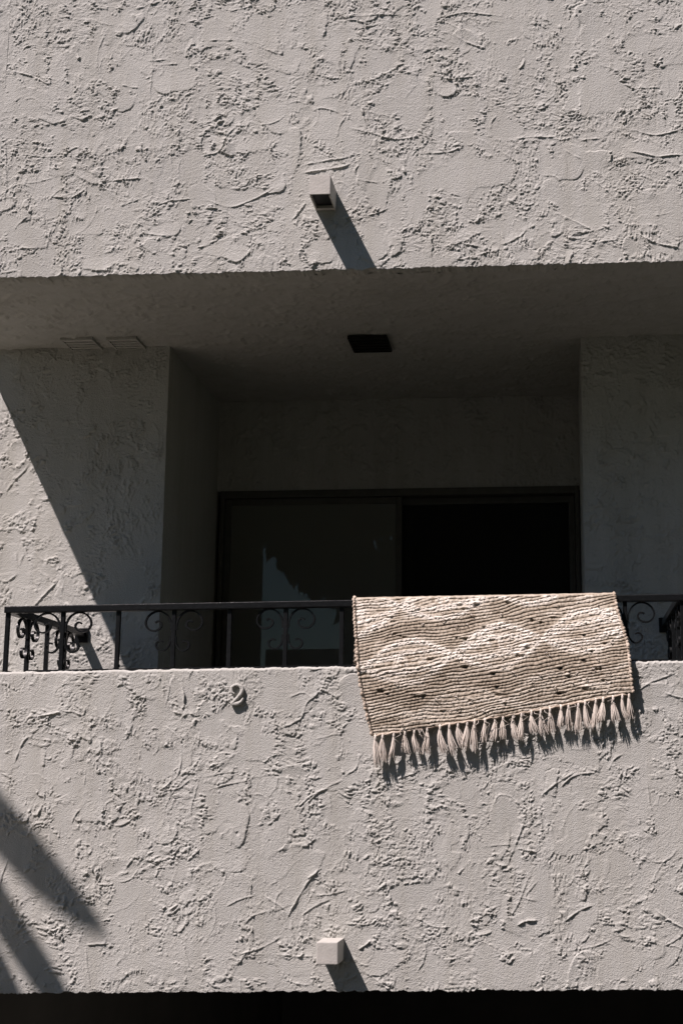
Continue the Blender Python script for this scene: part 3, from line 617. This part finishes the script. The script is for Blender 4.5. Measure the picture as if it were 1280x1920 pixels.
tint = .265 + .30 * (rib - .62) + .13 * (rnd(ci, 5) - .5) + loop * (.72 + .35 * (lv - .5)) + .16 * (bead - .6) * (1 - loop) + .22 * (vn(U * .02 + 3, Wv * .16, 512) - .5) - .07 * lowz + .16 * (vn(U * .25, Wv * .25, 514) - .5)  # tint drops in the grooves between cords: their shade put into the colour
gapw = sst(.48, .68, vn(U * .010 + 7, ci * 1.37, 513) + .10 * lowz)          # cords that have drifted apart
Hr -= gapw * (rib < .6) * .0040; tint -= gapw * (rib < .66) * .24  # wider gaps are sunk, with shade painted into them
kn = [(640 + a / 3.556, 1080 + b / 3.556) for a, b in ((770,185),(808,215),(893,187),(1100,170),(300,270),(325,300),(350,385),(390,400),(410,405),(950,340),(830,420),(765,415),(590,560),(825,610),(1175,535),(1010,655),(1035,740),(270,770),(310,790),(560,800),(1035,790),(855,830),(670,900),(500,805),(1090,850))] \
   + [(940 + a / 3.765, 1080 + b / 3.765) for a, b in ((215,310),(275,325),(355,290),(575,420),(720,480),(118,565),(180,510),(415,655),(450,680),(470,710),(660,660),(690,655),(712,735),(580,800),(400,830),(570,600),(630,535))]
rk = random.Random(8)
for kx, ky in kn:
    r = rk.uniform(1.6, 3.2); e = rk.uniform(.8, 2.0)
    d2 = ((PXg - kx) / (r * e)) ** 2 + ((PYg - ky) / r) ** 2
    Hr -= .007 * np.exp(-d2); tint -= .42 * np.exp(-d2 * 1.1)  # pits coloured dark as well, shade painted into the holes
    d2 = ((PXg - kx + rk.uniform(-6, 6)) / (r * 2.2)) ** 2 + ((PYg - ky + r * 1.7) / (r * 1.0)) ** 2
    Hr += .0055 * np.exp(-d2); tint += .1 * np.exp(-d2)
fold = sst(0, .02, t_)[:, None]
N_ = np.stack(np.broadcast_arrays(np.zeros_like(Xg), -np.ones_like(Xg), .35 * (1 - sst(0, .08, t_))[:, None]), -1)
N_ /= np.linalg.norm(N_, axis=-1, keepdims=True)
V = np.stack([Xg, Yg, Zg], -1) + N_ * Hr[..., None]
# over the rail and down the back
rows = []; trow = []
for k in range(1, 9):
    an = math.pi * k / 8; T = V[0].copy(); T[:, 1] = YR - (YR - .040) * math.cos(an) + .0; T[:, 2] = Zg[0] + .010 * math.sin(an) + .002 * vn(Xg[0] * 60, Xg[0] * 0 + k, 515); T[:, 1] = Yg[0] + (2 * YR - 2 * Yg[0]) * (1 - math.cos(an)) / 2
    rows.append(T); trow.append(tint[0] * 0 + .4 + .3 * (vn(Xg[0] * 80, Xg[0] * 0 + k, 516) - .5))
yb = rows[-1][:, 1].copy()
for k in range(1, 70):
    T = rows[7].copy(); f = k / 69; T[:, 2] -= f * .30; T[:, 1] = yb + .006 * math.sin(k * 1.35) + .01 * f; T[:, 0] = Xg[0] - .012 * f * 0 + .004 * math.sin(f * 5); rows.append(T); trow.append(tint[0] * 0 + .4)
V = np.concatenate([np.array(rows)[::-1], V], 0); TT = np.concatenate([np.array(trow)[::-1], tint], 0)
rug = empty('woven_rug', (float(Xg.mean()), 0, float(ztop.mean())))
tag(rug, 'cream and tan woven cotton rug with fringe hung over the black railing', 'rug')
O = np.array(rug.location[:])
body = grid_mesh('woven_body', V - O, M_rug, rug, True, {'tint': np.clip(TT, 0.02, 1)})
# back of the cloth, a few millimetres behind, so that it has thickness
Vb = V[::6, ::6].copy(); Vb[:, :, 1] += np.where(np.arange(Vb.shape[0])[:, None] < 13, -.006, .006)
grid_mesh('rug_backing', (Vb - O)[::-1], M_cord, rug)
# selvedges: the cord turns back on itself at every pair of rows, a chain of small loops
def selvedge(col, name):
    m = MB(); n = V.shape[0]; pts = V[:, col]; acc = 0; last = pts[0]; side = -1 if col == 0 else 1
    base = MB(); seg = []
    L_ = np.concatenate([[0], np.cumsum(np.linalg.norm(np.diff(pts[:, [0, 2]], axis=0), axis=1) + np.abs(np.diff(pts[:, 1])) * .3)])
    k = 0; q = 0.0
    while q < L_[-1] - .01:
        st = .0215 * random.uniform(.8, 1.2); a, b = q, min(q + st, L_[-1]); q += st * .86
        p = [Vector([np.interp(a + (b - a) * f, L_, pts[:, j]) for j in range(3)]) for f in (0, .2, .5, .8, 1)]
        bl = random.uniform(.7, 1.15)
        for f, pp in zip((0, .6, 1, .6, 0), p): pp.x += side * .006 * f * bl; pp.y -= .002
        m.tube([pp - Vector(O) for pp in p], [.0030 * bl, .0058 * bl, .0068 * bl, .0058 * bl, .0030 * bl], 7)
    return m.build(name, M_cord, rug, True)
random.seed(12)
selvedge(0, 'selvedge'); selvedge(nc - 1, 'selvedge')
# cord along the lower edge
bot = [Vector(V[-1, i] - O) + Vector((0, -.001, -.002 + .002 * math.sin(i * .9))) for i in range(0, nc, 5)] 
MB().tube(bot, [.0042 * random.uniform(.8, 1.2) for _ in bot], 6).build('edge_cord', M_cord, rug, True)
TX = [706,720,741,761.5,778,802.5,825.6,842.5,859,876,890,908.6,927.4,942,960.6,976,994,1011,1029,1049,1063,1081,1093.5,1112.6,1126.7,1144.5,1162,1174.5]
rt = random.Random(5)
def tassel(px):
    i = int(np.argmin(np.abs(PXg[-1] - px))); top = V[-1, i] - O; L_ = rt.uniform(.068, .104) * (1.12 if px < 725 else 1)
    m = MB(); sway = rt.uniform(-.016, .018) + .003; wid = rt.uniform(.0110, .0165)
    m.tube([(top[0], top[1], top[2] + .003), (top[0] + .001, top[1] - .002, top[2] - .007), (top[0] + .001, top[1] - .001, top[2] - .016), (top[0] + .001, top[1], top[2] - .021)], [.003, .0050, .0048, .004], 7)
    for k in range(32):
        an = rt.uniform(0, 6.28); rr_ = math.sqrt(rt.random()); ln = L_ * rt.uniform(.72, 1.06); fl = rt.choice([1, 1, 1, 1.5])
        ox, oy = math.cos(an) * rr_, math.sin(an) * rr_ * .8
        P = [(top[0] + ox * .0035, top[1] + oy * .0035, top[2] - .017)]
        for f in (.3, .55, .8, 1.0):
            P.append((top[0] + ox * wid * (f ** .55) * fl + sway * f * f + rt.uniform(-.0012, .0012), top[1] + oy * wid * f ** .6 + .012 * f * 0 + rt.uniform(-.001, .001), top[2] - .017 - ln * f))
        m.tube(P, [.0021, .0022, .0020, .0015, .0006], 4, False)
    m.build('tassel', M_tas, rug, True)
for px in TX: tassel(px)
# loose yarn ends between the tassels
lm = MB()
for k in range(16):
    i = rt.randrange(20, nc - 20); top = Vector(V[-1, i] - O)
    lm.tube([top, top + Vector((rt.uniform(-.01, .01), -.008, -.012)), top + Vector((rt.uniform(-.03, .03), -.010, -.014 - rt.random() * .02)), top + Vector((rt.uniform(-.04, .04), -.004, -.03 - rt.random() * .04))], [.0012, .0012, .001, .0006], 4)
for k in range(60):                              # pulled loops on the face
    i, j = rt.randrange(90, V.shape[0] - 10), rt.randrange(10, nc - 10); top = Vector(V[i, j] - O); dx = rt.uniform(-.02, .02)
    lm.tube([top, top + Vector((dx * .3, -.006, .003)), top + Vector((dx * .7, -.008, -.001)), top + Vector((dx, 0, -.004))], [.0014, .0016, .0015, .0010], 5)
tag(lm.build('loose_yarn', M_tas, rug, True), kind='stuff')

# ------------------------------------------------------------------ things outside the frame known by shadow and reflection, and others added to block sky
# strap-leaved tree standing to the left, between the camera and the house: its leaf tips shade the foot of the wall
TS = -SUN
def leaf_between(m, pts, halfw, t):
    """leaf whose shadow runs along photo points pts with half widths (px) on the wall"""
    c = [onY(a, b) + TS * (t + .25 * i) for i, (a, b) in enumerate(pts)]
    C_ = catmull(c, 4); hw = np.interp(np.linspace(0, 1, len(C_)), np.linspace(0, 1, len(halfw)), halfw) * (5.5 / 2667)
    top, botm = [], []
    for i, p in enumerate(C_):
        tg = (C_[min(i + 1, len(C_) - 1)] - C_[max(i - 1, 0)]).normalized(); n = tg.cross(SUN).normalized()
        top += [p + n * hw[i], p + SUN * hw[i] * .25, p - n * hw[i]]
    k = len(C_)
    fs = [(3 * i + a, 3 * i + a + 1, 3 * i + 4 + a, 3 * i + 3 + a) for i in range(k - 1) for a in (0, 1)]
    m.add(top, fs); return C_[0]
tree = empty('strap_leaved_tree', (-5.0, -2.5, 0))
tag(tree, 'tall strap-leaved tree left of the balcony whose leaf shadows fall on the wall', 'tree')
cr = MB(); roots = []
roots.append(leaf_between(cr, [(-420, 1080), (-250, 1265), (-60, 1478), (60, 1612), (150, 1705), (205, 1755)], [24, 34, 34, 31, 20, 3], 4.2))
roots.append(leaf_between(cr, [(-460, 1040), (-330, 1210), (-120, 1495), (0, 1705), (105, 1866), (200, 2020)], [16, 25, 27, 27, 24, 4], 3.8))
roots.append(leaf_between(cr, [(-480, 1090), (-380, 1250), (-180, 1530), (-30, 1790), (30, 1900), (90, 2010)], [18, 32, 32, 30, 26, 4], 3.3))
hub = sum(roots, Vector()) / 3 + Vector((-.35, 0, .1))
for r in roots: cr.tube([hub, (hub + r) / 2 + Vector((0, 0, .05)), r], [.05, .04, .03], 6)
rr2 = random.Random(3)
for k in range(40):
    an = rr2.uniform(math.radians(95), math.radians(265)); el = rr2.uniform(-.2, 1.2); L_ = rr2.uniform(1.0, 1.7)
    d = Vector((math.cos(an) * math.cos(el), math.sin(an) * math.cos(el), math.sin(el))); sd = d.cross(Vector((0, 0, 1))).normalized(); vs = []
    for i in range(7):
        f = i / 6; p = hub + d * L_ * f - Vector((0, 0, .5 * f * f * L_)); hw_ = .085 * math.sin(math.pi * min(1, .12 + f * .88)) + .004
        vs += [p - sd * hw_, p + Vector((0, 0, -.03 * (1 - f))), p + sd * hw_]
    cr.add(vs, [(3 * i + a, 3 * i + a + 1, 3 * i + 4 + a, 3 * i + 3 + a) for i in range(6) for a in (0, 1)])
T0 = tree.location
cr.v = [(x - T0.x, y - T0.y, z - T0.z) for x, y, z in cr.v]
cr.build('crown', M_leaf, tree)
hb = hub - T0
MB().tube([(0, 0, -.05), (.1, .02, 1.2), (hb.x * .25, hb.y * .2, hb.z * .45), (hb.x * .6, hb.y * .6, hb.z * .75), hb], [.2, .15, .13, .11, .09], 12).build('trunk', M_bark, tree, True)

# across the street: what the glass of the sliding door mirrors, and an added sky blocker
GY = DOORW + .027
def mirror(px, py, Y):                           # where the sight line through a photo point ends at depth Y after the glass
    h = onY(px, py, GY); d = ray(px, py); d.y = -d.y; return h + d * ((Y - h.y) / d.y)
YO = -24.0
e1 = mirror(492, 1100, YO); e2 = mirror(600, 1213, YO)
def far_house(name, x0, x1, y0, y1, h, lab, roofh=.35, rot=0):
    e = empty(name, (x1, y1, 0)); tag(e, lab, 'building'); c = e.location; e.rotation_euler = (0, 0, math.radians(rot))
    MB().box(x0 - c.x, y0 - c.y, 0, x1 - c.x, y1 - c.y, h).build('wall', M_tanwall, e)
    MB().box(x0 - c.x, y0 - c.y - .2, h, x1 - c.x, y1 - c.y + .0, h + roofh).build('roof', M_roof, e)
    for k in range(int((x1 - x0) / 3)):
        for z in (1.0, 3.9, 6.8):
            if z + 1.6 > h: continue
            xx = x0 + 1.2 + 3 * k - c.x; wn = MB().box(xx, y1 - c.y, z, xx + 1.3, y1 - c.y + .05, z + 1.3).build('window', M_bronze, e)
            MB().box(xx + .06, y1 - c.y + .051, z + .06, xx + 1.24, y1 - c.y + .06, z + 1.24).build('pane', M_glass, wn)
    return e
far_house('apartment_block', e1.x - 16, e1.x, YO - 10, YO, 12.5, 'tan apartment block across the street, mirrored in the left of the door glass', rot=-15)
far_house('low_house', e1.x + .01, e1.x + 24, YO - 9, YO - .5, e2.z - .35, 'low tan house across the street, mirrored at the foot of the door glass')
far_house('sky_blocking_block', e1.x + 4.6, e1.x + 36, YO - 22, YO - 10, 24, 'unseen tall tan block added behind the low house to block sky light')  # added this tall to cut the sky reaching the balcony
street = empty('street_tree', (e1.x + 7, YO + 5, 0)); tag(street, 'leafy tree across the street, mirrored in the sliding door glass', 'tree')
lf = []; rr3 = random.Random(6); TY = YO + 5
edge_px = [(492, 1005), (512, 1035), (528, 1062), (545, 1075), (556, 1100), (575, 1112), (600, 1122), (640, 1135), (655, 1160), (664, 1200), (672, 1255), (690, 1300)]
Em = [mirror(a, b, TY) for a, b in edge_px]
def addleaf(m, c, sz):
    a = Vector((rr3.gauss(0, .4), rr3.gauss(0, .4), -1)).normalized(); b = a.cross(Vector((rr3.gauss(0, 1), rr3.gauss(0, 1), .2))).normalized() * sz * .28
    m.add([c - a * sz * .5, c + b, c + a * sz * .6, c - b], [(0, 1, 2, 3)])
crown = MB(); cx0 = Em[0].x
for k in range(30000):
    xx = rr3.uniform(cx0 - .2, cx0 + 14)
    zl = float(np.interp(xx, [p.x for p in Em], [p.z for p in Em])) if xx < Em[-1].x else Em[-1].z
    zz = zl + abs(rr3.gauss(0, 1)) * 1.6 + (0.05 if rr3.random() < .5 else rr3.uniform(0, 7))
    if zz > 14: continue
    addleaf(crown, Vector((xx - street.location.x, rr3.uniform(-1.8, 1.8), zz)), rr3.uniform(.22, .42))
crown.build('crown', M_leaf, street)
MB().tube([(0, 0, -.05), (.1, 0, 2.5), (-.1, .1, 5), (0, 0, 8)], [.34, .27, .22, .12], 12).tube([(-.1, .1, 4.6), (-2.2, .2, 6.5), (-4.2, 0, 8)], [.16, .12, .05], 8).tube([(.0, .1, 5), (2, -.2, 7), (4, 0, 8.5)], [.16, .12, .05], 8).build('trunk', M_bark, street, True)

# broad dark tree added unseen to the right of the camera: it takes the sky from the right side of the balcony
verge = empty('sky_blocking_tree', (4.9, -7.2, 0)); tag(verge, 'unseen broad dark tree added right of the balcony to block sky light', 'tree')
vc = MB(); rr3.seed(21)
lobes = [(Vector((rr3.uniform(-2.3, 2.8), rr3.uniform(-4.2, 3.6), rr3.uniform(2.2, 9.8))), rr3.uniform(1.0, 1.8)) for _ in range(46)]
for c, r in lobes:
    for k in range(330):
        d = Vector((rr3.gauss(0, 1), rr3.gauss(0, 1), rr3.gauss(0, 1))).normalized()
        addleaf(vc, c + d * r * rr3.uniform(.6, 1.05), rr3.uniform(.2, .36))
vc.build('crown', M_leaf, verge)
tk = MB().tube([(0, 0, -.05), (.05, .1, 1.5), (-.1, 0, 3.4), (0, .1, 6.5)], [.36, .28, .22, .1], 12)
for c, r in lobes[:9]: tk.tube([(-.05, 0, 2.6), (c.x * .5, c.y * .5, 2.4 + (c.z - 2.4) * .6), tuple(c)], [.13, .09, .03], 7)
tk.build('trunk', M_bark, verge, True)

shrub = empty('sky_blocking_shrub', (2.9, -1.7, 0)); tag(shrub, 'unseen tall dark shrub added beside the balcony to block sky light', 'shrub')  # added out of view to cut sky light on the right wall
sc_ = MB(); rr3.seed(33)
lob = [(Vector((rr3.uniform(-.45, .6), rr3.uniform(-1.3, 1.1), rr3.uniform(.5, 5.6))), rr3.uniform(.4, .65)) for _ in range(44)]
for c, r in lob:
    for k in range(170):
        d = Vector((rr3.gauss(0, 1), rr3.gauss(0, 1), rr3.gauss(0, 1))).normalized()
        addleaf(sc_, c + d * r * rr3.uniform(.6, 1.05), rr3.uniform(.10, .2))
sc_.build('foliage', M_leaf, shrub)
st_ = MB().tube([(0, 0, -.05), (.03, .05, 1.2), (-.05, 0, 2.6), (0, .05, 4.8)], [.12, .10, .07, .03], 10)
for c, r in lob[:10]: st_.tube([(0, 0, c.z * .6), tuple(c)], [.05, .015], 6)
st_.build('stem', M_bark, shrub, True)
